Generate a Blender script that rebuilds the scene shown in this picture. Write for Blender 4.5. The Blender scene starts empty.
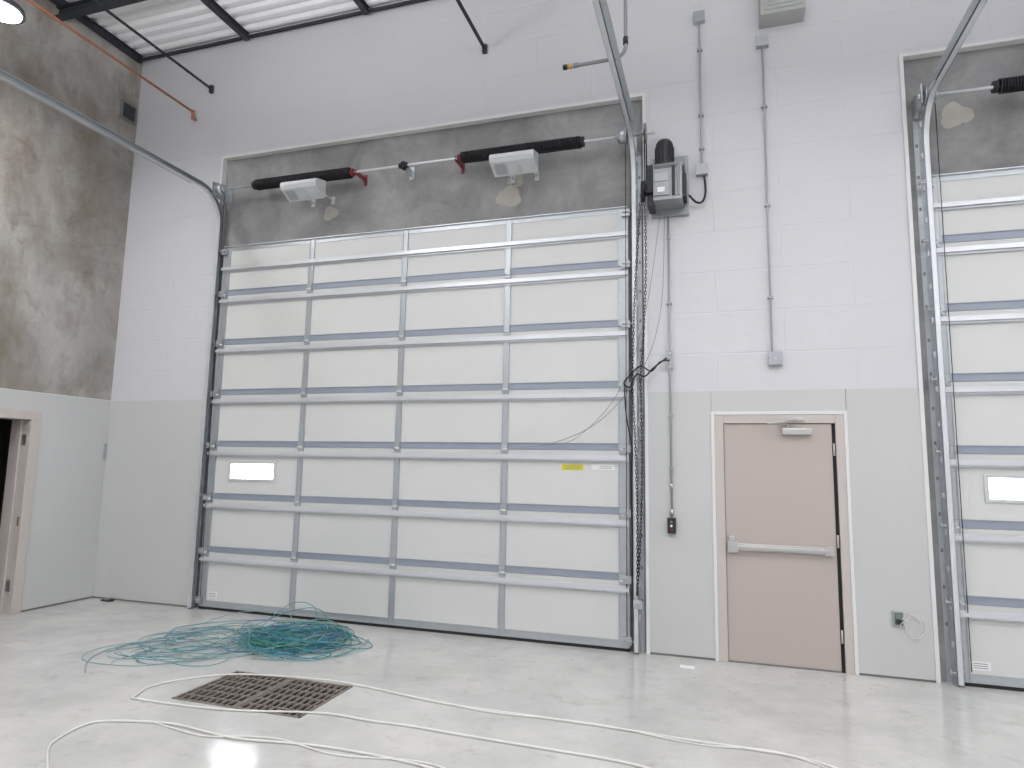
import bpy, bmesh, math, random
from mathutils import Vector, Matrix
random.seed(7)
scene = bpy.context.scene
scene.view_settings.view_transform = 'Standard'
scene.view_settings.look = 'None'

# ------------------------------------------------------------------ materials
def srgb(r, g, b):
    def f(c):
        c /= 255.0
        return c / 12.92 if c <= 0.04045 else ((c + 0.055) / 1.055) ** 2.4
    return (f(r), f(g), f(b), 1.0)

def mat_basic(name, col, rough=0.5, metal=0.0, var=0.06, scale=6.0, bump=0.0, bscale=60.0, spec=0.5):
    m = bpy.data.materials.new(name); m.use_nodes = True
    nt = m.node_tree; N = nt.nodes; L = nt.links
    b = N['Principled BSDF']
    b.inputs['Roughness'].default_value = rough
    b.inputs['Metallic'].default_value = metal
    b.inputs['Specular IOR Level'].default_value = spec
    tc = N.new('ShaderNodeTexCoord')
    no = N.new('ShaderNodeTexNoise'); no.inputs['Scale'].default_value = scale; no.inputs['Detail'].default_value = 5
    L.new(tc.outputs['Object'], no.inputs['Vector'])
    mx = N.new('ShaderNodeMix'); mx.data_type = 'RGBA'
    mx.inputs[6].default_value = tuple(c * (1 - var) for c in col[:3]) + (1,)
    mx.inputs[7].default_value = tuple(min(1, c * (1 + var)) for c in col[:3]) + (1,)
    L.new(no.outputs['Fac'], mx.inputs[0])
    L.new(mx.outputs[2], b.inputs['Base Color'])
    if bump > 0:
        n2 = N.new('ShaderNodeTexNoise'); n2.inputs['Scale'].default_value = bscale; n2.inputs['Detail'].default_value = 4
        L.new(tc.outputs['Object'], n2.inputs['Vector'])
        bp = N.new('ShaderNodeBump'); bp.inputs['Strength'].default_value = bump; bp.inputs['Distance'].default_value = 0.01
        L.new(n2.outputs['Fac'], bp.inputs['Height']); L.new(bp.outputs['Normal'], b.inputs['Normal'])
    return m

def mat_concrete(name, cdark, cmid, clight, brown, s=0.9, stain=0.5, lo=0.5, hi=0.68, spots=0.0):
    m = bpy.data.materials.new(name); m.use_nodes = True
    nt = m.node_tree; N = nt.nodes; L = nt.links
    b = N['Principled BSDF']; b.inputs['Roughness'].default_value = 0.7
    b.inputs['Specular IOR Level'].default_value = 0.35
    tc = N.new('ShaderNodeTexCoord')
    n1 = N.new('ShaderNodeTexNoise'); n1.inputs['Scale'].default_value = s; n1.inputs['Detail'].default_value = 10; n1.inputs['Roughness'].default_value = 0.66; n1.inputs['Distortion'].default_value = 0.5
    L.new(tc.outputs['Object'], n1.inputs['Vector'])
    r = N.new('ShaderNodeValToRGB')
    r.color_ramp.elements[0].position = 0.34; r.color_ramp.elements[0].color = cdark
    r.color_ramp.elements[1].position = 0.68; r.color_ramp.elements[1].color = clight
    e = r.color_ramp.elements.new(0.5); e.color = cmid
    L.new(n1.outputs['Fac'], r.inputs['Fac'])
    mp = N.new('ShaderNodeMapping'); mp.inputs['Scale'].default_value = (1.3, 1.3, 0.55)
    L.new(tc.outputs['Object'], mp.inputs['Vector'])
    n2 = N.new('ShaderNodeTexNoise'); n2.inputs['Scale'].default_value = 1.0; n2.inputs['Detail'].default_value = 9; n2.inputs['Roughness'].default_value = 0.72
    L.new(mp.outputs['Vector'], n2.inputs['Vector'])
    r2 = N.new('ShaderNodeValToRGB'); r2.color_ramp.elements[0].position = lo; r2.color_ramp.elements[1].position = hi
    r2.color_ramp.elements[0].color = (0, 0, 0, 1); r2.color_ramp.elements[1].color = (stain, stain, stain, 1)
    L.new(n2.outputs['Fac'], r2.inputs['Fac'])
    mx = N.new('ShaderNodeMix'); mx.data_type = 'RGBA'
    L.new(r2.outputs['Color'], mx.inputs[0]); L.new(r.outputs['Color'], mx.inputs[6]); mx.inputs[7].default_value = brown
    out = mx.outputs[2]
    if spots > 0:
        n4 = N.new('ShaderNodeTexNoise'); n4.inputs['Scale'].default_value = 2.4; n4.inputs['Detail'].default_value = 12; n4.inputs['Roughness'].default_value = 0.74; n4.inputs['Distortion'].default_value = 0.4
        L.new(tc.outputs['Object'], n4.inputs['Vector'])
        r4 = N.new('ShaderNodeValToRGB'); r4.color_ramp.elements[0].position = 0.53; r4.color_ramp.elements[1].position = 0.67
        r4.color_ramp.elements[0].color = (0, 0, 0, 1); r4.color_ramp.elements[1].color = (spots, spots, spots, 1)
        L.new(n4.outputs['Fac'], r4.inputs['Fac'])
        m4 = N.new('ShaderNodeMix'); m4.data_type = 'RGBA'; m4.inputs[7].default_value = tuple(c * .62 for c in brown[:3]) + (1,)
        L.new(r4.outputs['Color'], m4.inputs[0]); L.new(out, m4.inputs[6]); out = m4.outputs[2]
    L.new(out, b.inputs['Base Color'])
    n3 = N.new('ShaderNodeTexNoise'); n3.inputs['Scale'].default_value = 25; n3.inputs['Detail'].default_value = 6
    L.new(tc.outputs['Object'], n3.inputs['Vector'])
    bp = N.new('ShaderNodeBump'); bp.inputs['Strength'].default_value = 0.25; bp.inputs['Distance'].default_value = 0.01
    L.new(n3.outputs['Fac'], bp.inputs['Height']); L.new(bp.outputs['Normal'], b.inputs['Normal'])
    return m

def mat_blockwall(name, col):
    m = mat_basic(name, col, rough=0.55, var=0.035, scale=1.2)
    nt = m.node_tree; N = nt.nodes; L = nt.links; b = N['Principled BSDF']
    tc = N.new('ShaderNodeTexCoord')
    mp = N.new('ShaderNodeMapping'); mp.inputs['Rotation'].default_value = (math.radians(90), 0, 0)
    L.new(tc.outputs['Object'], mp.inputs['Vector'])
    br = N.new('ShaderNodeTexBrick'); br.inputs['Scale'].default_value = 1.0
    br.inputs['Brick Width'].default_value = 1.2; br.inputs['Row Height'].default_value = 0.4
    br.inputs['Mortar Size'].default_value = 0.009; br.inputs['Mortar Smooth'].default_value = 0.8
    L.new(mp.outputs['Vector'], br.inputs['Vector'])
    n3 = N.new('ShaderNodeTexNoise'); n3.inputs['Scale'].default_value = 5; n3.inputs['Detail'].default_value = 8
    L.new(tc.outputs['Object'], n3.inputs['Vector'])
    b1 = N.new('ShaderNodeBump'); b1.inputs['Strength'].default_value = 0.25; b1.inputs['Distance'].default_value = 0.01; b1.invert = True
    L.new(br.outputs['Fac'], b1.inputs['Height'])
    b2 = N.new('ShaderNodeBump'); b2.inputs['Strength'].default_value = 0.35; b2.inputs['Distance'].default_value = 0.02
    L.new(n3.outputs['Fac'], b2.inputs['Height']); L.new(b1.outputs['Normal'], b2.inputs['Normal'])
    L.new(b2.outputs['Normal'], b.inputs['Normal'])
    return m

def mat_floor(name):
    m = bpy.data.materials.new(name); m.use_nodes = True
    nt = m.node_tree; N = nt.nodes; L = nt.links
    b = N['Principled BSDF']; b.inputs['Specular IOR Level'].default_value = 0.6
    tc = N.new('ShaderNodeTexCoord')
    n1 = N.new('ShaderNodeTexNoise'); n1.inputs['Scale'].default_value = 1.3; n1.inputs['Detail'].default_value = 9; n1.inputs['Roughness'].default_value = 0.66
    L.new(tc.outputs['Object'], n1.inputs['Vector'])
    r = N.new('ShaderNodeValToRGB')
    r.color_ramp.elements[0].position = 0.3; r.color_ramp.elements[0].color = srgb(184, 184, 181)
    r.color_ramp.elements[1].position = 0.66; r.color_ramp.elements[1].color = srgb(210, 209, 206)
    L.new(n1.outputs['Fac'], r.inputs['Fac'])
    n2 = N.new('ShaderNodeTexNoise'); n2.inputs['Scale'].default_value = 4.5; n2.inputs['Detail'].default_value = 10; n2.inputs['Roughness'].default_value = 0.72
    L.new(tc.outputs['Object'], n2.inputs['Vector'])
    r2 = N.new('ShaderNodeValToRGB'); r2.color_ramp.elements[0].position = 0.54; r2.color_ramp.elements[0].color = (0, 0, 0, 1)
    r2.color_ramp.elements[1].position = 0.72; r2.color_ramp.elements[1].color = (0.6, 0.6, 0.6, 1)
    L.new(n2.outputs['Fac'], r2.inputs['Fac'])
    mx = N.new('ShaderNodeMix'); mx.data_type = 'RGBA'; mx.inputs[7].default_value = srgb(166, 161, 154)
    L.new(r2.outputs['Color'], mx.inputs[0]); L.new(r.outputs['Color'], mx.inputs[6]); L.new(mx.outputs[2], b.inputs['Base Color'])
    mr = N.new('ShaderNodeMapRange'); mr.inputs['To Min'].default_value = 0.06; mr.inputs['To Max'].default_value = 0.22
    L.new(n2.outputs['Fac'], mr.inputs['Value']); L.new(mr.outputs['Result'], b.inputs['Roughness'])
    n3 = N.new('ShaderNodeTexNoise'); n3.inputs['Scale'].default_value = 24; n3.inputs['Detail'].default_value = 3
    L.new(tc.outputs['Object'], n3.inputs['Vector'])
    bp = N.new('ShaderNodeBump'); bp.inputs['Strength'].default_value = 0.08; bp.inputs['Distance'].default_value = 0.01
    L.new(n3.outputs['Fac'], bp.inputs['Height']); L.new(bp.outputs['Normal'], b.inputs['Normal'])
    return m

def mat_emit(name, col, s):
    m = bpy.data.materials.new(name); m.use_nodes = True
    b = m.node_tree.nodes['Principled BSDF']
    b.inputs['Base Color'].default_value = col
    b.inputs['Emission Color'].default_value = col; b.inputs['Emission Strength'].default_value = s
    return m

M = {}
M['white_wall'] = mat_blockwall('painted_block_wall', srgb(207, 207, 211))
M['panel'] = mat_basic('grey_wall_panel', srgb(196, 197, 196), 0.5, var=0.03, scale=1.5)
M['seam'] = mat_basic('seam_dark', srgb(120, 122, 120), 0.8)
M['conc_left'] = mat_concrete('raw_concrete', srgb(134, 129, 123), srgb(162, 158, 153), srgb(188, 186, 182), srgb(120, 108, 94), 0.8, 0.75, 0.45, 0.64, 0.45)
M['conc'] = mat_concrete('grey_concrete', srgb(126, 126, 126), srgb(148, 148, 148), srgb(168, 168, 167), srgb(122, 119, 115), 1.8, 0.4, 0.48, 0.66, 0.14)
M['floor'] = mat_floor('epoxy_floor')
M['deck'] = mat_basic('white_metal_deck', srgb(246, 246, 248), 0.45, 0.0, 0.02, 3)
M['steel_dark'] = mat_basic('dark_painted_steel', srgb(58, 61, 67), 0.6, 0.2)
M['white_trim'] = mat_basic('white_trim', srgb(222, 222, 222), 0.4, var=0.02)
M['door_panel'] = mat_basic('door_panel_white', srgb(210, 211, 209), 0.42, 0, 0.02, 2)
M['galv'] = mat_basic('galvanised_steel', srgb(188, 193, 197), 0.36, 0.65, 0.12, 18)
M['galv_bright'] = mat_basic('bright_strut_steel', srgb(216, 219, 223), 0.34, 0.5, 0.06, 12)
M['rail_blue'] = mat_basic('bluegrey_rail', srgb(150, 157, 170), 0.45, 0.15, 0.06, 8)
M['rubber'] = mat_basic('black_rubber', srgb(28, 28, 30), 0.7)
M['spring'] = mat_basic('oiled_spring_steel', srgb(36, 35, 38), 0.4, 0.4)
M['black'] = mat_basic('black_plastic', srgb(32, 33, 36), 0.45)
M['red'] = mat_basic('red_paint', srgb(124, 48, 54), 0.6)
M['orange'] = mat_basic('copper_orange_pipe', srgb(180, 118, 90), 0.5)
M['fixture'] = mat_basic('white_fixture', srgb(200, 203, 204), 0.35, var=0.02)
M['fixture2'] = mat_basic('fixture_vent_grey', srgb(162, 166, 168), 0.5)
M['conduit'] = mat_basic('conduit_grey', srgb(166, 170, 175), 0.4, 0.3)
M['greybox'] = mat_basic('grey_enclosure', srgb(130, 133, 136), 0.45, 0.3)
M['silver'] = mat_basic('silver_grey_enclosure', srgb(150, 153, 156), 0.38, 0.4)
M['lightbox'] = mat_basic('light_grey_enclosure', srgb(174, 176, 173), 0.5)
M['beige'] = mat_basic('beige_door_paint', srgb(184, 173, 167), 0.5, var=0.03, scale=1.5)
M['beige_frame'] = mat_basic('beige_frame_paint', srgb(195, 187, 182), 0.5, var=0.03)
M['chrome'] = mat_basic('satin_steel', srgb(196, 196, 194), 0.28, 0.8, 0.03)
M['brass'] = mat_basic('brass', srgb(190, 156, 96), 0.35, 0.8)
M['yellow'] = mat_basic('yellow_sticker', srgb(216, 204, 70), 0.5)
M['sticker'] = mat_basic('white_sticker', srgb(232, 232, 232), 0.5)
M['ink'] = mat_basic('sticker_ink', srgb(120, 120, 124), 0.6)
M['green'] = mat_basic('outlet_face', srgb(78, 112, 98), 0.5)
M['rust'] = mat_basic('weathered_cast_iron', srgb(128, 120, 112), 0.7, 0.2, 0.3, 14)
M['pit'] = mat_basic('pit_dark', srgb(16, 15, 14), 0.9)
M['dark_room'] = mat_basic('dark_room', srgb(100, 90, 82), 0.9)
M['teal'] = mat_basic('teal_wire', srgb(66, 142, 152), 0.4)
M['blue'] = mat_basic('blue_wire', srgb(74, 118, 168), 0.4)
M['greenw'] = mat_basic('green_wire', srgb(62, 134, 116), 0.4)
M['greyw'] = mat_basic('grey_green_wire', srgb(120, 156, 162), 0.4)
M['white_cable'] = mat_basic('white_cable', srgb(222, 220, 216), 0.4)
M['patch'] = mat_basic('plaster_patch', srgb(180, 176, 169), 0.8, var=.12, scale=12)
M['paper'] = mat_basic('paper', srgb(232, 232, 230), 0.7)
M['debris'] = mat_basic('debris_brown', srgb(140, 128, 112), 0.8)
M['lamp'] = mat_emit('lamp_glow', (1, 0.97, 1, 1), 20)
g = bpy.data.materials.new('window_glass'); g.use_nodes = True
nt = g.node_tree; nt.nodes.clear()
go = nt.nodes.new('ShaderNodeOutputMaterial'); gm = nt.nodes.new('ShaderNodeMixShader')
gt = nt.nodes.new('ShaderNodeBsdfTransparent'); gg = nt.nodes.new('ShaderNodeBsdfGlossy'); gg.inputs['Roughness'].default_value = 0.05
gt.inputs['Color'].default_value = (.95, .95, .97, 1); gm.inputs[0].default_value = 0.06
nt.links.new(gt.outputs[0], gm.inputs[1]); nt.links.new(gg.outputs[0], gm.inputs[2]); nt.links.new(gm.outputs[0], go.inputs[0])
M['glass'] = g

# ------------------------------------------------------------------ mesh builder
class MB:
    def __init__(self):
        self.v = []; self.f = []; self.m = []; self.s = []; self.mats = []
    def mi(self, name):
        if name not in self.mats: self.mats.append(name)
        return self.mats.index(name)
    def face(self, idx, mat, smooth=False):
        self.f.append(idx); self.m.append(self.mi(mat)); self.s.append(smooth)
    def box(self, x0, x1, y0, y1, z0, z1, mat):
        if x0 > x1: x0, x1 = x1, x0
        if y0 > y1: y0, y1 = y1, y0
        if z0 > z1: z0, z1 = z1, z0
        n = len(self.v)
        for z in (z0, z1):
            self.v += [(x0, y0, z), (x1, y0, z), (x1, y1, z), (x0, y1, z)]
        for q in ((3, 2, 1, 0), (4, 5, 6, 7), (0, 1, 5, 4), (1, 2, 6, 5), (2, 3, 7, 6), (3, 0, 4, 7)):
            self.face([n + i for i in q], mat)
    def prism_x(self, prof, x0, x1, mat):
        n = len(self.v); k = len(prof)
        for x in (x0, x1):
            for (y, z) in prof: self.v.append((x, y, z))
        for i in range(k):
            j = (i + 1) % k
            self.face([n + i, n + j, n + k + j, n + k + i], mat)
        self.face([n + i for i in reversed(range(k))], mat); self.face([n + k + i for i in range(k)], mat)
    def tube(self, pts, r, mat, sides=8, cap=True, rad=None):
        pts = [Vector(p) for p in pts]; n0 = len(self.v); k = len(pts)
        t0 = (pts[1] - pts[0]).normalized()
        up = Vector((0, 0, 1)) if abs(t0.z) < 0.9 else Vector((0, 1, 0))
        nrm = t0.cross(up).normalized()
        for i, p in enumerate(pts):
            if i == 0: t = t0
            elif i == k - 1: t = (pts[i] - pts[i - 1]).normalized()
            else: t = (pts[i + 1] - pts[i - 1]).normalized()
            nrm = (nrm - t * nrm.dot(t))
            if nrm.length < 1e-6: nrm = t.orthogonal()
            nrm.normalize(); bn = t.cross(nrm)
            rr = rad[i] if rad else r
            for s in range(sides):
                a = 2 * math.pi * s / sides
                self.v.append(tuple(p + (nrm * math.cos(a) + bn * math.sin(a)) * rr))
        for i in range(k - 1):
            for s in range(sides):
                s2 = (s + 1) % sides
                self.face([n0 + i * sides + s, n0 + i * sides + s2, n0 + (i + 1) * sides + s2, n0 + (i + 1) * sides + s], mat, True)
        if cap:
            self.face([n0 + s for s in reversed(range(sides))], mat)
            self.face([n0 + (k - 1) * sides + s for s in range(sides)], mat)
    def cyl(self, p0, p1, r, mat, sides=16):
        self.tube([p0, p1], r, mat, sides)
    def link(self, c, axis_x, L, W, r, mat):
        pts = []
        for i in range(9):
            a = 2 * math.pi * i / 8
            d = math.cos(a) * W; e = math.sin(a) * L
            pts.append((c[0] + (d if axis_x else 0), c[1] + (0 if axis_x else d), c[2] + e))
        self.tube(pts, r, mat, 4, False)
    def sweep(self, path, xa, xb, n0, n1, mat):
        st = len(self.v); k = len(path)
        for i, (y, z) in enumerate(path):
            a = path[max(i - 1, 0)]; b = path[min(i + 1, k - 1)]
            ty, tz = b[0] - a[0], b[1] - a[1]; l = math.hypot(ty, tz); ty /= l; tz /= l
            ny, nz = -tz, ty
            for (x, nn) in ((xa, n0), (xb, n0), (xb, n1), (xa, n1)):
                self.v.append((x, y + ny * nn, z + nz * nn))
        for i in range(k - 1):
            for s in range(4):
                s2 = (s + 1) % 4
                self.face([st + i * 4 + s, st + i * 4 + s2, st + (i + 1) * 4 + s2, st + (i + 1) * 4 + s], mat)
        self.face([st + s for s in range(4)], mat); self.face([st + (k - 1) * 4 + s for s in range(4)], mat)
    def build(self, name, parent=None, bevel=0.0):
        me = bpy.data.meshes.new(name)
        me.from_pydata(self.v, [], self.f)
        for mn in self.mats: me.materials.append(M[mn])
        me.polygons.foreach_set('material_index', self.m)
        me.polygons.foreach_set('use_smooth', self.s)
        bm = bmesh.new(); bm.from_mesh(me); bmesh.ops.recalc_face_normals(bm, faces=bm.faces); bm.to_mesh(me); bm.free()
        me.update()
        ob = bpy.data.objects.new(name, me); scene.collection.objects.link(ob)
        if parent: ob.parent = parent
        if bevel > 0:
            bv = ob.modifiers.new('bevel', 'BEVEL'); bv.width = bevel; bv.segments = 2; bv.limit_method = 'ANGLE'; bv.angle_limit = math.radians(50)
        return ob

def empty(name, loc=(0, 0, 0)):
    e = bpy.data.objects.new(name, None); e.empty_display_size = 0.2
    scene.collection.objects.link(e)
    return e

def smooth_path(pts, sub=8):
    P = [Vector(p) for p in pts]; out = []
    for i in range(len(P) - 1):
        p0 = P[max(i - 1, 0)]; p1 = P[i]; p2 = P[i + 1]; p3 = P[min(i + 2, len(P) - 1)]
        for j in range(sub):
            t = j / sub
            out.append(0.5 * ((2 * p1) + (-p0 + p2) * t + (2 * p0 - 5 * p1 + 4 * p2 - p3) * t * t + (-p0 + 3 * p1 - 3 * p2 + p3) * t ** 3))
    out.append(P[-1]); return out

# ------------------------------------------------------------------ room shell
XL, XR, YF, ZC = -7.43, 15.0, -13.0, 7.14
SH = 7.62
GX0, GX1, GY0, GY1 = -3.80, -2.72, -2.43, -1.75
b = MB()
b.box(XL - 2.6, XR, GY1, 0.5, -0.2, 0, 'floor'); b.box(XL - 2.6, XR, YF, GY0, -0.2, 0, 'floor')
b.box(XL - 2.6, GX0, GY0, GY1, -0.2, 0, 'floor'); b.box(GX1, XR, GY0, GY1, -0.2, 0, 'floor')
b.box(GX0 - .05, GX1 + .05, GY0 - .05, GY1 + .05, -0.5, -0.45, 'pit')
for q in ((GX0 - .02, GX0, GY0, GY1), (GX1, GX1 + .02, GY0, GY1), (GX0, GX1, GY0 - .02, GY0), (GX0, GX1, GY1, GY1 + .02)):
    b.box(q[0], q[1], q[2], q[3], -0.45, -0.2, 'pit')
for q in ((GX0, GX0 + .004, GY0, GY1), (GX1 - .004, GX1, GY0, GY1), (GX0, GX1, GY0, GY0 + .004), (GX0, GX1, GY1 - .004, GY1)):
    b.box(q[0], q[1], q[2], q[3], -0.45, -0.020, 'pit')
b.build('floor')

# back wall
b = MB()
CY0, CY1 = 0.056, 0.30
b.box(XL - .3, XR, CY0, CY1, 4.30, ZC + .15, 'conc')
b.box(XL - .3, -5.72, CY0, CY1, 0, 4.30, 'conc')
b.box(-0.87, 0.03, CY0, CY1, 0, 4.30, 'conc'); b.box(0.99, 1.90, CY0, CY1, 0, 4.30, 'conc'); b.box(0.03, 0.99, CY0, CY1, 2.16, 4.30, 'conc')
b.box(6.75, XR, CY0, CY1, 0, 4.30, 'conc')
for (x0, x1, z0) in ((XL, -5.94, 2.44), (-5.94, -0.66, 5.53), (-0.66, 1.68, 2.44), (1.68, 6.96, 5.53), (6.96, XR, 2.44)):
    b.box(x0, x1, 0, CY0, z0, ZC, 'white_wall')
def lowpanel(x0, x1, z0=0.02, z1=2.44):
    b.box(x0 + .002, x1 - .002, -0.012, CY0, z0, z1, 'panel')
lowpanel(XL, -5.94)
lowpanel(-0.66, -0.06); lowpanel(-0.06, 1.09, 2.24); lowpanel(1.09, 1.68)
lowpanel(6.96, 8.2); lowpanel(8.2, 9.42); lowpanel(9.42, 10.64); lowpanel(10.64, XR)
for (x0, x1) in ((XL, -5.94), (-.66, -.06), (1.09, 1.68), (6.96, XR)):
    b.box(x0, x1, -0.004, CY0, 0, 0.02, 'seam')
for (cx, cz, r) in ((-4.36, 4.66, .10), (-2.12, 4.62, .14), (-2.05, 4.80, .09), (2.1, 4.92, .13), (3.3, 4.66, .12)):
    st = len(b.v)
    for i in range(30):
        a = 2 * math.pi * i / 30; rr = r * (random.uniform(.88, 1.05) + .15 * math.sin(3 * a + cx))
        b.v.append((cx + rr * math.cos(a), .0545, cz + rr * .9 * math.sin(a)))
    b.face(list(range(st, st + 30)), 'patch')
b.build('wall_back')

k = 1
for off in (0, SH):
    b = MB(); x0, x1 = -5.94 + off, -0.66 + off
    b.box(x0 - .016, x0 + .016, -.02, CY0, 0, 5.545, 'white_trim'); b.box(x1 - .016, x1 + .016, -.02, CY0, 0, 5.545, 'white_trim')
    b.box(x0 + .016, x1 - .016, -.02, CY0, 5.515, 5.545, 'white_trim')
    b.build('trim_%d' % k); k += 1

# left wall
DY0, DY1 = -1.96, -1.01
b = MB()
b.box(XL - .27, XL, YF, 0.056, 2.44, ZC + .15, 'conc_left')
b.box(XL - .27, XL, YF, DY0 - .02, 0, 2.44, 'conc_left'); b.box(XL - .27, XL, DY1 + .02, 0.056, 0, 2.44, 'conc_left'); b.box(XL - .27, XL, DY0 - .02, DY1 + .02, 2.15, 2.44, 'conc_left')
b.box(XL, XL + .014, -0.90, -0.014, 0.02, 2.44, 'panel'); b.box(XL, XL + .014, YF, -2.07, 0.02, 2.44, 'panel'); b.box(XL, XL + .014, -2.07, -0.90, 2.23, 2.44, 'panel')
b.box(XL, XL + .006, -.9, -.014, 0, .02, 'seam')
b.box(XL, XL + .018, YF, -0.014, 2.44, 2.448, 'white_trim')
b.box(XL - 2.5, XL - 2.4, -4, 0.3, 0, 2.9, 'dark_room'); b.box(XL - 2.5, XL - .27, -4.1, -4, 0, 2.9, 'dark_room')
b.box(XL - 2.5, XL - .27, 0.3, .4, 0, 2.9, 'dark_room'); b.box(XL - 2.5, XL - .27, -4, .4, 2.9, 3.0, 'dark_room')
b.build('wall_left')
b = MB(); b.box(XR, XR + .3, YF, .3, 0, ZC + .15, 'white_wall'); b.build('wall_right')
b = MB(); b.box(XL - .3, XR + .3, YF - .3, YF, 0, ZC + .15, 'white_wall'); b.build('wall_front')

b = MB()
b.box(XL, XL + .02, -0.27, -0.04, 6.17, 6.42, 'seam'); b.box(XL + .005, XL + .035, -0.24, -0.07, 6.20, 6.39, 'steel_dark')
b.build('dark_wall_pocket')  # dark plates stand in for the shade of a pocket in the wall

# ceiling deck with trapezoid ribs running along X
prof = []
y = 0.05; pitch = 0.152
while y > YF:
    prof += [(y, ZC), (y - .045, ZC), (y - .065, ZC + .045), (y - .132, ZC + .045)]
    y -= pitch
b = MB(); n = len(prof)
for x in (XL - .02, XR): b.v += [(x, p[0], p[1]) for p in prof]
for i in range(n - 1): b.face([i, i + 1, n + i + 1, n + i], 'deck')
b.box(XL - .3, XR, YF - .3, .3, ZC + .06, ZC + .12, 'deck')
b.build('ceiling')
for i in range(13):
    x = -7.38 + 1.73 * i
    b = MB()
    b.box(x - .034, x + .034, YF, -.065, ZC - .008, ZC - .002, 'steel_dark'); b.box(x - .034, x + .034, YF, -.065, ZC - .09, ZC - .082, 'steel_dark')
    b.box(x - .006, x + .006, YF, -.065, ZC - .082, ZC - .008, 'steel_dark')
    b.build('ceiling_joist' if i == 0 else 'ceiling_joist.%03d' % i)
b = MB()
b.box(XL + .01, XR, -.06, -.05, ZC - .05, ZC - .01, 'steel_dark'); b.box(XL + .01, XR, -.05, -.002, ZC - .018, ZC - .01, 'steel_dark'); b.build('ledger_angle')
b = MB(); b.box(XL, XR, -1.24, -1.14, ZC - .22, ZC - .21, 'steel_dark'); b.box(XL, XR, -1.195, -1.185, ZC - .21, ZC - .11, 'steel_dark'); b.box(XL, XR, -1.24, -1.14, ZC - .11, ZC - .10, 'steel_dark')
b.build('steel_beam')
for i, (x, z) in enumerate(((-6.2, 6.5), (-2.42, 6.36))):
    b = MB(); b.box(x - .020, x + .020, -5, -.02, z, z + .006, 'steel_dark'); b.box(x - .020, x - .014, -5, -.02, z, z + .035, 'steel_dark')
    b.box(x - .025, x + .025, -.04, -.001, z - .05, z + .05, 'steel_dark')
    b.box(x - .01, x + .01, -4.5, -4.48, z, ZC - .10, 'steel_dark')
    b.build('bracing_bar' if i == 0 else 'bracing_bar.001')
b = MB(); b.tube([(-6.43, -6, 6.2), (-6.43, -.06, 6.2)], .015, 'orange', 10); b.tube([(-6.43, -.06, 6.22), (-6.43, -.06, 6.10)], .020, 'orange', 10)
b.cyl((-6.43, -.06, 6.12), (-6.43, -.001, 6.12), .014, 'orange'); b.cyl((-6.43, -4, 6.2), (-6.43, -4, ZC - .01), .006, 'steel_dark')
b.build('copper_pipe')

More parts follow.
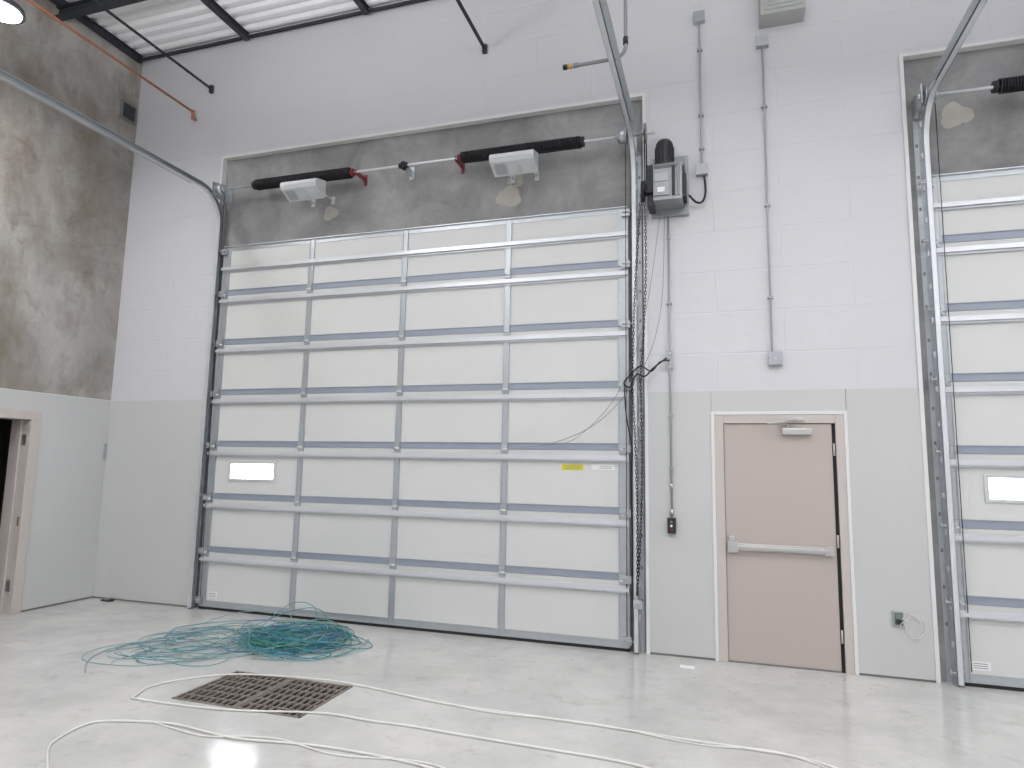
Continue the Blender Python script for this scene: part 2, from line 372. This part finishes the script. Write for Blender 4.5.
# ------------------------------------------------------------------ garage doors
SEC = 0.615; Z0 = 0.03
def garage_door(off, idx):
    P = empty('garage_door' if idx == 0 else 'garage_door.001')
    xl, xr = -5.80 + off, -0.84 + off
    joints = [Z0 + SEC * i for i in range(8)]
    stx = [xl + 0.04 + (xr - xl - .08) * i / 4 for i in range(5)]
    wx0, wx1, wz0, wz1 = -5.49 + off, -4.89 + off, 1.50, 1.68
    b = MB()
    for s in range(7):
        z0, z1 = joints[s] + .002, joints[s + 1] - .002
        if s == 2:
            b.box(xl, xr, 0, .05, z0, wz0, 'door_panel'); b.box(xl, xr, 0, .05, wz1, z1, 'door_panel')
            b.box(xl, wx0, 0, .05, wz0, wz1, 'door_panel'); b.box(wx1, xr, 0, .05, wz0, wz1, 'door_panel')
        else:
            b.box(xl, xr, 0, .05, z0, z1, 'door_panel')
        if s: b.box(xl, xr, .012, .038, joints[s] - .004, joints[s] + .004, 'door_panel')
    b.build('door_sections', P)
    b = MB()
    for i in range(7):
        z = joints[i]
        b.box(xl, xr, -.005, 0, z + .0, z + .07, 'rail_blue' if i else 'galv')
        b.box(xl, xr, -.012, -.005, z + .062, z + .070, 'rail_blue' if i else 'galv')
    b.box(xl, xr, -.006, 0, joints[7] - .05, joints[7], 'galv'); b.box(xl, xr, -.03, .05, joints[7], joints[7] + .008, 'galv_bright')
    for i, x in enumerate(stx):
        w = .05 if i in (0, 4) else .032
        for s in range(7):
            b.box(x - w, x + w, -.010, -.001, joints[s] + .008, joints[s + 1] - .008, 'galv')
            b.box(x - w, x - w + .006, -.018, -.010, joints[s] + .008, joints[s + 1] - .008, 'galv'); b.box(x + w - .006, x + w, -.018, -.010, joints[s] + .008, joints[s + 1] - .008, 'galv')
    b.build('stiles_and_rails', P)
    b = MB()
    for z in [j - .080 for j in joints[1:7]] + [4.05]:
        b.box(xl - .01, xr + .01, -.020, -.018, z - .034, z + .034, 'galv_bright')
        b.box(xl - .01, xr + .01, -.046, -.044, z - .016, z + .016, 'galv_bright')
        b.box(xl - .01, xr + .01, -.044, -.020, z + .014, z + .016, 'galv_bright'); b.box(xl - .01, xr + .01, -.044, -.020, z - .016, z - .014, 'galv')
    b.build('struts', P)
    b = MB()
    for j in joints[1:7]:
        for i, x in enumerate(stx):
            b.box(x - .03, x + .03, -.028, -.018, j - .035, j + .065, 'galv')
            b.cyl((x - .036, -.032, j + .0), (x + .036, -.032, j + .0), .011, 'galv_bright', 8)
            for dx in (-.018, .018): b.cyl((x + dx, -.036, j + .045), (x + dx, -.028, j + .045), .008, 'chrome', 6)
    for j in [joints[0] + .06] + joints[1:7] + [joints[7] - .08]:
        for sx, d in ((xl, -1), (xr, 1)):
            b.box(sx - .03 if d < 0 else sx - .05, sx + .05 if d < 0 else sx + .03, -.05, -.018, j - .02, j + .05, 'galv')
            b.cyl((sx - d * .04, -.055, j + .015), (sx + d * .075, -.055, j + .015), .007, 'chrome', 6)
            b.cyl((sx + d * .05, -.055, j + .015), (sx + d * .07, -.055, j + .015), .021, 'conduit', 10)
    b.build('hinges_and_rollers', P)
    b = MB(); b.box(xl, xr, -.01, .055, .0, .030, 'rubber'); b.box(xl, xr, -.014, -.002, .03, .045, 'galv'); b.build('bottom_seal', P)
    b = MB()
    for q in ((wx0 - .03, wx1 + .03, wz0 - .025, wz0 + .004), (wx0 - .03, wx1 + .03, wz1 - .004, wz1 + .025), (wx0 - .03, wx0 + .004, wz0, wz1), (wx1 - .004, wx1 + .03, wz0, wz1)):
        b.box(q[0], q[1], -.014, .054, q[2], q[3], 'fixture')
    b.build('window_frame', P, .004)
    b = MB(); b.box(wx0, wx1, .02, .026, wz0, wz1, 'glass'); b.build('window_glass', P)
    b = MB()
    b.box(-1.50 + off, -1.28 + off, -.0015, 0, 1.675, 1.735, 'yellow'); b.box(-1.20 + off, -.97 + off, -.0015, 0, 1.685, 1.735, 'sticker')
    for i in range(3): b.box(-1.47 + off, -1.31 + off, -.0025, -.001, 1.686 + i * .016, 1.690 + i * .016, 'ink')
    for i in range(2): b.box(-1.12 + off, -1.0 + off, -.0025, -.001, 1.697 + i * .016, 1.701 + i * .016, 'ink')
    b.box(-5.69 + off, -5.56 + off, -.0015, 0, .13, .20, 'sticker')
    for i in range(3): b.box(-5.68 + off, -5.58 + off, -.0025, -.001, .145 + i * .017, .150 + i * .017, 'ink')
    b.build('stickers', P)
    xws = (xl - .085, xr + .10) if idx == 0 else (xl - .02, xr + .085)
    for side, (xw, d) in enumerate(((xws[0], 1), (xws[1], -1))):
        b = MB()
        path = [(-.055, .02), (-.055, 4.62)]
        for i in range(1, 17):
            a = math.pi / 2 * i / 16
            path.append((-.055 - .38 * (1 - math.cos(a)), 4.62 + .38 * math.sin(a)))
        path.append((-4.7, 5.0))
        b.sweep(path, xw, xw + d * .003, -.028, .028, 'galv')
        b.sweep(path, xw, xw + d * .045, -.028, -.025, 'galv'); b.sweep(path, xw, xw + d * .045, .025, .028, 'galv_bright')
        b.sweep(path, xw + d * .042, xw + d * .045, .018, .028, 'galv')
        b.box(xw, xw - d * .003, -4.7, -.5, 4.98, 5.04, 'galv'); b.box(xw, xw - d * .05, -4.7, -.5, 4.98, 4.983, 'galv')
        b.box(xw - d * .004, xw - d * .001, -.07, .055, .0, 4.9, 'galv'); b.box(xw - d * .001, xw - d * .04, .050, .055, 0, 4.9, 'galv')
        z = .3
        while z < 4.8:
            b.box(xw - d * .001, xw - d * .012, -.05, -.02, z, z + .05, 'galv_bright')
            b.cyl((xw - d * .012, -.035, z + .025), (xw - d * .02, -.035, z + .025), .010, 'chrome', 6)
            b.box(xw - d * .03, xw - d * .012, .044, .05, z + .15, z + .18, 'greybox')
            z += .30
        b.box(xw - .02, xw + .02, -4.6, -4.56, 5.04, ZC - .10, 'galv')
        b.tube([(xw + d * .10, -.11, 4.98), (xw + d * .115, -.03, .12)], .0035, 'spring', 5)
        b.build('track_left' if side == 0 else 'track_right', P)
    ys, zsft = -.17, 5.02
    b = MB()
    b.cyl((xl - .06, ys, zsft), (xr + (.30 if idx == 0 else .16), ys, zsft), .014, 'galv_bright', 12)
    for sx, d in ((xl + .02, 1), (xr - .02, -1)):
        b.cyl((sx - .035, ys, zsft), (sx + .035, ys, zsft), .07, 'galv', 20)
        b.cyl((sx - d * .045, ys, zsft), (sx - d * .035, ys, zsft), .085, 'galv', 20)
        b.cyl((sx + d * .035, ys, zsft), (sx + d * .055, ys, zsft), .04, 'galv', 12)
    for sx in (xl - .055, xr + .055):
        b.box(sx - .004, sx + .004, -.24, .055, 4.93, 5.11, 'galv')
        b.box(sx - .004, sx + .04, .046, .055, 4.93, 5.11, 'galv')
        b.cyl((sx - .02, ys, zsft), (sx + .02, ys, zsft), .03, 'chrome', 12)
    b.build('torsion_shaft', P)
    for n_, (a, c) in enumerate(((-5.26, -3.97), (-2.60, -1.29))):
        a += off; c += off
        b = MB(); pts = []; turns = 58; r = .056
        for i in range(turns * 14 + 1):
            th = 2 * math.pi * i / 14; pts.append((a + (c - a) * i / (turns * 14), ys + r * math.cos(th), zsft + r * math.sin(th)))
        b.tube(pts, .0105, 'spring', 5)
        b.cyl((a + .02, ys, zsft), (c - .02, ys, zsft), .05, 'spring', 14)
        if n_ == 0: rc, dr = c, 1
        else: rc, dr = a, -1
        b.cyl((rc, ys, zsft), (rc + dr * .035, ys, zsft), .044, 'red', 14); b.cyl((rc + dr * .035, ys, zsft), (rc + dr * .05, ys, zsft), .03, 'red', 10)
        oc, do = (a, -1) if n_ == 0 else (c, 1)
        b.cyl((oc, ys, zsft), (oc + do * .04, ys, zsft), .052, 'black', 14)
        bx = rc + dr * .07
        b.box(bx - .003, bx + .003, -.19, .055, 4.985, 5.045, 'red'); b.box(bx - .018, bx + .018, .045, .055, 4.95, 5.08, 'red')
        b.build('torsion_spring_%d' % (n_ + 1), P)
    b = MB(); cx = -3.30 + off
    b.cyl((cx - .05, ys, zsft), (cx + .05, ys, zsft), .032, 'black', 14); b.cyl((cx - .012, ys, zsft), (cx + .012, ys, zsft), .05, 'black', 16)
    b.box(cx - .004, cx + .004, ys, .055, 4.97, 5.06, 'galv'); b.box(cx - .03, cx + .03, .047, .055, 4.95, 5.10, 'galv')
    b.build('shaft_coupler', P)
    return P
garage_door(0, 0)
garage_door(SH, 1)

n = 0
for off in (0, SH):
    for x0 in (-4.70, -2.18):
        x0 += off; x1 = x0 + .47
        b = MB()
        b.prism_x([(-.26, 4.91), (-.44, 4.87), (-.46, 4.85), (-.46, 4.81), (-.44, 4.78), (-.27, 4.70), (-.25, 4.72)], x0, x1, 'fixture')
        b.box(x0 + .04, x1 - .04, -.466, -.458, 4.815, 4.845, 'fixture')
        for i in range(3):
            b.prism_x([(-.42, 4.767), (-.30, 4.711), (-.30, 4.704), (-.42, 4.760)], x0 + .04 + i * .14, x0 + .15 + i * .14, 'fixture2' if i == 0 else 'fixture')
        for dx in (.10, .37):
            b.box(x0 + dx - .012, x0 + dx + .012, -.26, .054, 4.80, 4.82, 'fixture')
            b.box(x0 + dx - .025, x0 + dx + .025, .044, .054, 4.76, 4.86, 'fixture')
        b.build('floodlight' if n == 0 else 'floodlight.%03d' % n, None, .006); n += 1

# ------------------------------------------------------------------ jackshaft operator
b = MB()
b.box(-.59, -.23, -.04, -.001, 4.19, 4.80, 'silver')
b.box(-.55, -.28, -.30, -.04, 4.26, 4.62, 'silver')
b.box(-.545, -.40, -.315, -.30, 4.30, 4.56, 'silver')
b.box(-.535, -.41, -.322, -.315, 4.44, 4.52, 'conduit'); b.box(-.51, -.44, -.322, -.315, 4.33, 4.38, 'sticker')
b.box(-.375, -.345, -.31, -.30, 4.29, 4.59, 'black'); b.box(-.33, -.30, -.31, -.30, 4.29, 4.59, 'greybox')
for i in range(5): b.box(-.54, -.30, -.303, -.299, 4.575 + i * .008, 4.578 + i * .008, 'black')
b.box(-.61, -.55, -.26, -.06, 4.22, 4.64, 'black')
b.box(-.28, -.245, -.22, -.05, 4.30, 4.54, 'black')
b.cyl((-.45, -.17, 4.62), (-.45, -.17, 4.66), .11, 'black', 24)
b.cyl((-.45, -.17, 4.66), (-.45, -.17, 4.85), .085, 'black', 24)
b.tube([(-.45, -.17, 4.85), (-.45, -.17, 4.88), (-.45, -.17, 4.91), (-.45, -.17, 4.92)], .1, 'black', 24, True, [.085, .08, .06, .03])
for i in range(16):
    a = 2 * math.pi * i / 16
    b.cyl((-.45 + .088 * math.cos(a), -.17 + .088 * math.sin(a), 4.67), (-.45 + .088 * math.cos(a), -.17 + .088 * math.sin(a), 4.84), .007, 'black', 5)
b.box(-.34, -.26, -.22, -.06, 4.62, 4.70, 'greybox')
b.cyl((-.645, -.17, 5.02), (-.625, -.17, 5.02), .10, 'greybox', 20); b.cyl((-.645, -.17, 4.42), (-.625, -.17, 4.42), .06, 'greybox', 16)
for yy in (-.27, -.07): b.tube([(-.635, yy if yy > -.2 else -.265, 5.02), (-.635, yy * .85, 4.42)], .007, 'spring', 5)
b.cyl((-.62, -.17, 4.42), (-.56, -.17, 4.42), .015, 'chrome', 8)
b.cyl((-.66, -.30, 4.36), (-.63, -.30, 4.36), .10, 'black', 20); b.cyl((-.63, -.30, 4.36), (-.54, -.26, 4.36), .02, 'black', 8)
b.build('door_operator', None, .004)
b = MB()
def chain(p0, p1, sag=0.0):
    p0 = Vector(p0); p1 = Vector(p1); n = int((p1 - p0).length / .034)
    for i in range(n):
        t = (i + .5) / n; p = p0.lerp(p1, t); p.x += sag * math.sin(math.pi * t)
        b.link(p, i % 2 == 0, .024, .009, .0034, 'spring')
chain((-.645, -.405, 4.36), (-.77, -.20, 2.45), -.02); chain((-.645, -.195, 4.36), (-.70, -.16, 2.55), .03)
chain((-.77, -.20, 2.45), (-.74, -.18, .55), .02); chain((-.70, -.16, 2.55), (-.74, -.18, .55), .03)
b.build('hoist_chain')
b = MB()
b.box(-.78, -.70, -.155, -.14, .42, .50, 'galv'); b.box(-.755, -.725, -.20, -.155, .45, .47, 'galv'); b.box(-.745, -.735, -.14, -.085, .45, .47, 'galv'); b.build('chain_keeper', None, .003)
b = MB()
b.tube(smooth_path([(-.43, -.07, 2.74), (-.52, -.10, 2.72), (-.60, -.12, 2.63), (-.70, -.13, 2.68), (-.80, -.12, 2.60), (-.86, -.12, 2.52), (-.80, -.14, 2.48), (-.74, -.13, 2.60), (-.66, -.13, 2.58), (-.58, -.13, 2.66), (-.46, -.08, 2.76)]), .008, 'black', 6)
b.tube(smooth_path([(-.86, -.12, 2.52), (-.84, -.12, 2.2), (-.79, -.11, 1.9), (-.80, -.11, 1.6), (-.79, -.11, 1.0), (-.80, -.11, .3)]), .006, 'black', 6)
b.build('flex_cable')
b = MB()
b.tube(smooth_path([(-.46, -.12, 4.2), (-.50, -.2, 3.2), (-.70, -.2, 2.6), (-1.1, -.14, 2.15), (-1.6, -.10, 1.93), (-1.95, -.085, 1.90)]), .003, 'greybox', 5)
b.tube(smooth_path([(-.5, -.12, 4.2), (-.62, -.2, 3.3), (-.78, -.2, 2.7), (-1.0, -.14, 2.3), (-1.35, -.10, 1.98), (-1.6, -.085, 1.92)]), .0025, 'greybox', 5)
b.build('pull_cord')

# ------------------------------------------------------------------ conduits and boxes
b = MB()
b.cyl((-.43, -.035, 4.18), (-.43, -.035, 1.26), .010, 'conduit', 10)
for z in (3.95, 2.78, 2.69, 1.52, 1.28): b.cyl((-.43, -.035, z), (-.43, -.035, z + .05), .017, 'chrome', 10)
for z in (3.3, 2.2, 1.7): b.box(-.455, -.405, -.05, -.013 if z < 2.4 else -.001, z, z + .02, 'conduit')
b.box(-.455, -.405, -.05, -.013, 2.66, 2.84, 'conduit')
b.build('operator_conduit')
b = MB()
b.box(-.47, -.395, -.075, -.013, 1.11, 1.25, 'black'); b.cyl((-.433, -.09, 1.215), (-.433, -.074, 1.215), .012, 'greybox', 10)
b.cyl((-.433, -.088, 1.18), (-.433, -.074, 1.18), .012, 'sticker', 10); b.cyl((-.433, -.09, 1.145), (-.433, -.074, 1.145), .012, 'red', 10)
b.build('push_button_station', None, .003)
b = MB()
b.cyl((-.10, -.035, 6.26), (-.10, -.035, 4.68), .010, 'conduit', 10)
b.box(-.155, -.045, -.06, -.001, 6.21, 6.32, 'conduit'); b.box(-.155, -.045, -.06, -.001, 4.58, 4.69, 'conduit')
for z in (5.9, 5.2, 4.85): b.box(-.125, -.075, -.05, -.001, z, z + .02, 'conduit')
b.tube(smooth_path([(-.08, -.04, 4.57), (-.07, -.05, 4.40), (-.10, -.06, 4.30), (-.16, -.08, 4.29), (-.225, -.10, 4.36)]), .011, 'black', 8)
b.build('electrical_conduit', None, .003)
b = MB()
b.cyl((.49, -.035, 5.90), (.49, -.035, 2.80), .010, 'conduit', 10)
b.box(.435, .545, -.06, -.001, 5.83, 5.94, 'conduit'); b.box(.455, .575, -.06, -.001, 2.67, 2.79, 'conduit'); b.cyl((.515, -.062, 2.73), (.515, -.06, 2.73), .012, 'chrome', 8)
for z in (5.2, 4.2, 3.3): b.box(.465, .515, -.05, -.001, z, z + .02, 'conduit')
b.build('electrical_conduit.001', None, .003)
b = MB()
b.box(.47, .87, -.22, -.001, 6.04, 6.50, 'lightbox'); b.box(.50, .84, -.232, -.22, 6.08, 6.46, 'lightbox')
for i in range(8): b.box(.53, .81, -.238, -.232, 6.11 + i * .042, 6.125 + i * .042, 'fixture2')
b.build('loudspeaker_box', None, .01)
b = MB()
yp = -1.5
b.tube(smooth_path([(-1.08, yp, 4.99), (-.80, yp, 4.99), (-.71, yp, 5.0), (-.655, yp, 5.06), (-.65, yp, 5.2), (-.65, yp, 6.0), (-.65, yp, ZC - .02)], 6), .015, 'greybox', 10)
b.cyl((-1.09, yp, 4.99), (-1.13, yp, 4.99), .020, 'brass', 12); b.cyl((-1.13, yp, 4.99), (-1.165, yp, 4.99), .022, 'black', 12)
b.cyl((-1.04, yp, 4.99), (-1.08, yp, 4.99), .020, 'greybox', 10); b.cyl((-.65, yp, 5.1), (-.65, yp, 5.16), .021, 'black', 10)
b.build('gas_pipe')

# ------------------------------------------------------------------ man door
P = empty('door_1')
b = MB()
b.box(-.065, -.035, -.024, .056, 0, 2.245, 'white_trim'); b.box(1.065, 1.095, -.024, .056, 0, 2.245, 'white_trim'); b.box(-.035, 1.065, -.024, .056, 2.215, 2.245, 'white_trim')
b.box(-.035, .045, -.018, .14, 0, 2.215, 'beige_frame'); b.box(.995, 1.065, -.018, .14, 0, 2.215, 'beige_frame'); b.box(.045, .995, -.018, .14, 2.135, 2.215, 'beige_frame')
b.box(.030, .99, .10, .14, 0, 2.16, 'rubber')  # unseen backing sheet, added to block sky light leaking round the leaf
b.box(.045, .07, .05, .14, 0, 2.135, 'beige_frame'); b.box(.93, .995, .05, .14, 0, 2.135, 'beige_frame')
b.box(.966, .995, .01, .05, 0, 2.135, 'rubber'); b.box(.045, .966, .0, .14, 0, .012, 'greybox')  # black strip stands in for the shaded gap beside the leaf
b.build('door_frame', P, .003)
b = MB(); b.box(.048, .965, .0, .045, .014, 2.13, 'beige'); b.build('door_leaf', P, .003)
b = MB()
b.box(.07, .93, -.035, 0.0, .985, 1.045, 'chrome'); b.box(.12, .90, -.055, -.035, 1.0, 1.03, 'chrome')
b.box(.06, .15, -.06, 0.0, .965, 1.065, 'chrome'); b.box(.86, .94, -.05, 0.0, .975, 1.055, 'chrome')
b.box(.075, .125, -.065, 0.0, 1.065, 1.11, 'chrome')
b.build('panic_bar', P, .004)
b = MB()
b.box(.55, .80, -.06, .0, 2.03, 2.085, 'chrome'); b.cyl((.60, -.03, 2.085), (.60, -.03, 2.12), .014, 'chrome', 10)
b.tube([(.60, -.04, 2.12), (.42, -.16, 2.125)], .010, 'chrome', 8); b.tube([(.42, -.16, 2.125), (.68, -.03, 2.165)], .010, 'chrome', 8); b.box(.64, .74, -.04, -.018, 2.155, 2.185, 'chrome')
b.build('door_closer', P, .004)
b = MB()
for z in (.3, 1.1, 1.9): b.cyl((.978, -.008, z - .055), (.978, -.008, z + .055), .009, 'beige_frame', 8)
b.build('door_hinges', P)

P = empty('door_2')
b = MB()
b.box(XL - .275, XL + .03, DY1, DY1 + .11, 0, 2.13, 'beige_frame'); b.box(XL - .275, XL + .03, DY0 - .11, DY0, 0, 2.13, 'beige_frame')
b.box(XL - .275, XL + .03, DY0 - .11, DY1 + .11, 2.13, 2.23, 'beige_frame')
b.box(XL - .16, XL - .10, DY1 - .02, DY1, 0, 2.13, 'beige_frame'); b.box(XL - .16, XL - .10, DY0, DY0 + .02, 0, 2.13, 'beige_frame')
b.build('door_frame', P, .003)
b = MB(); b.box(XL - .02, XL + .0, DY1 - .004, DY1, .95, 1.05, 'brass')
for z in (.3, 1.9): b.box(XL - .09, XL - .02, DY1 - .004, DY1, z - .06, z + .06, 'chrome')
b.build('strike_plate', P)
b = MB(); b.box(XL + .014, XL + .03, -.05, -.02, 1.70, 1.90, 'conduit'); b.build('contact_sensor')

b = MB()
b.box(1.37, 1.45, -.03, -.013, .43, .55, 'lightbox'); b.box(1.38, 1.44, -.034, -.03, .44, .54, 'green')
b.box(1.39, 1.43, -.036, -.033, .45, .485, 'black'); b.box(1.39, 1.43, -.036, -.033, .495, .53, 'greybox')
for r_, cx in ((.075, 1.53), (.06, 1.52), (.08, 1.50)):
    pts = [(1.44, -.035, .50)] + [(cx - r_ * math.cos(a), -.035 - .01 * math.sin(a * 3), .44 + r_ * 1.2 * math.sin(a)) for a in [i * math.pi / 6 for i in range(1, 13)]] + [(1.44, -.035, .47)]
    b.tube(smooth_path(pts, 4), .003, 'white_cable', 6)
b.build('electrical_outlet')

# ------------------------------------------------------------------ floor items
P = empty('floor_drain_grate')
b = MB()
b.box(GX0 + .001, GX1 - .001, GY0 + .001, GY0 + .022, -.018, .006, 'rust'); b.box(GX0 + .001, GX1 - .001, GY1 - .022, GY1 - .001, -.018, .006, 'rust')
b.box(GX0 + .001, GX0 + .022, GY0, GY1, -.018, .006, 'rust'); b.box(GX1 - .022, GX1 - .001, GY0, GY1, -.018, .006, 'rust')
b.build('frame', P, .002)
b = MB()
nx = 19
for i in range(1, nx):
    x = GX0 + (GX1 - GX0) * i / nx; b.box(x - .008, x + .008, GY0 + .02, GY1 - .02, -.010, .003, 'rust')
for i in range(1, 6):
    y = GY0 + (GY1 - GY0) * i / 6; b.box(GX0 + .02, GX1 - .02, y - .008, y + .008, -.010, .004, 'rust')
b.box((GX0 + GX1) / 2 - .016, (GX0 + GX1) / 2 + .016, GY0 + .02, GY1 - .02, -.014, .005, 'rust')
b.build('grate_bars', P)

def loop(b, cx, cy, rx, ry, mat, r=.0045, turns=1.0, wob=.12, zmax=.05, rot=0):
    ph = random.uniform(0, 6.28); p1, p2, p3 = [random.uniform(0, 6.28) for _ in range(3)]
    n = int(40 * turns); pts = []
    z1 = random.uniform(.006, zmax)
    for i in range(n + 1):
        a = ph + 2 * math.pi * turns * i / n
        w = 1 + wob * math.sin(2 * a * .9 + p1) + wob * .6 * math.sin(3.3 * a + p2)
        px = rx * w * math.cos(a); py = ry * w * math.sin(a)
        pts.append((cx + px * math.cos(rot) - py * math.sin(rot), cy + px * math.sin(rot) + py * math.cos(rot), .006 + max(0, z1 * (.5 + .5 * math.sin(1.7 * a + p3)))))
    b.tube(pts, r, mat, 5)
b = MB()
for i in range(32):
    loop(b, -3.87 + random.uniform(-.16, .16), -.82 + random.uniform(-.14, .14), random.uniform(.22, .58), random.uniform(.2, .46),
         random.choice(['teal', 'teal', 'blue', 'greenw', 'greyw']), .0044, random.uniform(.9, 1.6), .16, .12, random.uniform(-.5, .1))
for i in range(12):
    loop(b, -4.05 + random.uniform(-.15, .15), -1.0 + random.uniform(-.15, .15), random.uniform(.12, .34), random.uniform(.1, .24),
         random.choice(['teal', 'greenw', 'blue']), .0044, random.uniform(1.0, 1.6), .25, .12)
for i in range(20):
    loop(b, -4.62 + random.uniform(-.25, .3), -1.25 + random.uniform(-.3, .3), random.uniform(.3, .62), random.uniform(.25, .5),
         random.choice(['greyw', 'greyw', 'teal', 'greyw']), .0033, random.uniform(.7, 1.2), .2, .05, .9)
for pts in ([(-3.5, -.5, .01), (-4.2, -.15, .01), (-4.9, -.35, .012), (-5.3, -.8, .01), (-5.1, -1.2, .01)],
            [(-4.87, -2.22, .01), (-5.15, -1.95, .01), (-5.25, -1.6, .01), (-4.9, -1.2, .02), (-4.4, -1.2, .02)],
            [(-3.3, -.5, .01), (-3.2, -.9, .02), (-3.4, -1.3, .01), (-3.9, -1.45, .01)],
            [(-4.6, -.7, .02), (-4.3, -.35, .16), (-4.0, -.3, .19), (-3.7, -.5, .05)],
            [(-4.5, -.6, .02), (-4.35, -.3, .22), (-4.1, -.25, .2), (-3.9, -.5, .05)],
            [(-5.2, -.6, .01), (-5.0, -.3, .08), (-4.4, -.3, .12), (-4.1, -.6, .05)]):
    b.tube(smooth_path(pts), .004, random.choice(['greyw', 'teal']), 5)
b.build('tangled_cable_coil')

b = MB()
def flat(pts, r=.0075):
    pts = smooth_path([(p[0], p[1], .009) for p in pts], 10)
    pts = [(p[0] + .012 * math.sin(i * .35), p[1] + .012 * math.cos(i * .27), r + .001) for i, p in enumerate(pts)]
    b.tube(pts, r, 'white_cable', 6)
flat([(-4.05, -2.55), (-4.12, -2.3), (-3.95, -2.0), (-3.60, -1.80), (-2.93, -1.71), (-2.03, -1.85), (-1.4, -1.86), (-.79, -1.89), (-.3, -1.90), (.20, -1.93), (.60, -2.02), (.95, -2.3), (1.3, -2.9)])
flat([(-3.2, -3.9), (-3.57, -3.51), (-3.88, -3.25), (-3.89, -2.95), (-3.55, -2.82), (-3.14, -2.84), (-2.85, -2.84), (-2.25, -2.785), (-1.60, -2.80), (-1.1, -2.95), (-.6, -3.3)])
flat([(-4.05, -2.55), (-3.7, -2.52), (-3.2, -2.48), (-2.57, -2.31), (-2.2, -2.32), (-1.74, -2.33), (-.95, -2.34), (-.47, -2.40), (-.1, -2.55), (.3, -2.9)])
flat([(-3.55, -2.84), (-3.1, -2.88), (-2.7, -2.78), (-2.2, -2.84), (-1.66, -2.76), (-1.1, -3.0), (-.7, -3.3)], .0055)
flat([(-2.3, -1.80), (-1.6, -1.88), (-.9, -1.86), (-.2, -1.95), (.25, -1.90), (.62, -2.08)], .0055)
b.build('extension_cord')
b = MB(); b.box(-.36, -.24, -.34, -.26, 0, .004, 'paper'); b.build('paper_scrap')
b = MB(); b.box(-7.16, -7.02, -.12, -.05, 0, .02, 'steel_dark'); b.box(-7.12, -7.06, -.11, -.06, .02, .035, 'greybox'); b.build('scrap_bracket', None, .003)
b = MB()
for i in range(40):
    x = random.uniform(-5, 2.5); y = -.06 - abs(random.gauss(0, .4)); s = random.uniform(.002, .006)
    b.box(x - s, x + s, y - s * .6, y + s * .6, 0, s * .5, 'debris')
b.build('floor_debris')

# ------------------------------------------------------------------ lamps
def area(name, loc, sx, sy, power, parent=None, up=False):
    l = bpy.data.lights.new(name, 'AREA'); l.shape = 'RECTANGLE'; l.size = sx; l.size_y = sy; l.energy = power; l.color = (.995, .993, 1)
    o = bpy.data.objects.new(name, l); o.location = loc; scene.collection.objects.link(o)
    if up: o.rotation_euler = (math.pi, 0, 0)
    if parent: o.parent = parent
    return o
n = 0
for x in (-4.2, 0.6, 5.4, 10.5):
    for y in (-3.5, -7.6, -11.3):
        P = empty('high_bay_lamp' if n == 0 else 'high_bay_lamp.%03d' % n)
        b = MB(); b.box(x - .65, x + .65, y - .3, y + .3, 5.52, 5.60, 'fixture')
        for dx in (-.5, .5): b.cyl((x + dx, y, 5.6), (x + dx, y, ZC - .01), .005, 'steel_dark', 6)
        b.build('housing', P)
        area('lamp_light', (x, y, 5.50), 1.2, .5, 48, P)
        area('ceiling_fill_light', (x, y, 5.62), 1.2, .5, 90, P, True); n += 1  # upward fill light, added to brighten the deck and upper wall
P = empty('high_bay_lamp.%03d' % n)
c = (-6.35, -2.50, 5.85)
b = MB(); b.cyl((c[0], c[1], c[2]), (c[0], c[1], c[2] + .01), .17, 'lamp', 28)
b.tube([(c[0], c[1], c[2] + .01), (c[0], c[1], c[2] + .06), (c[0], c[1], c[2] + .14)], .2, 'steel_dark', 28, True, [.20, .19, .09])
b.cyl((c[0], c[1], c[2] + .14), (c[0], c[1], ZC - .01), .008, 'steel_dark', 6)
b.build('round_housing', P)
l = bpy.data.lights.new('round_light', 'AREA'); l.shape = 'DISK'; l.size = .34; l.energy = 34
o = bpy.data.objects.new('round_light', l); o.location = (c[0], c[1], c[2] - .01); scene.collection.objects.link(o); o.parent = P

w = bpy.data.worlds.new('sky'); scene.world = w; w.use_nodes = True
bg = w.node_tree.nodes['Background']; bg.inputs['Color'].default_value = (.95, .97, 1, 1); bg.inputs['Strength'].default_value = 20.0

# ------------------------------------------------------------------ camera
cd = bpy.data.cameras.new('camera'); cam = bpy.data.objects.new('camera', cd); scene.collection.objects.link(cam)
cd.sensor_width = 36; cd.lens = 655 / 1024 * 36; cd.clip_start = .05
R = Vector((.95403, .29918, .01756)); F = Vector((-.29899, .94614, .12418)).normalized()
R = (R - F * R.dot(F)).normalized(); Up = R.cross(F)
cam.matrix_world = Matrix(((R.x, Up.x, -F.x, 0), (R.y, Up.y, -F.y, -6.44), (R.z, Up.z, -F.z, 1.706), (0, 0, 0, 1)))
scene.camera = cam
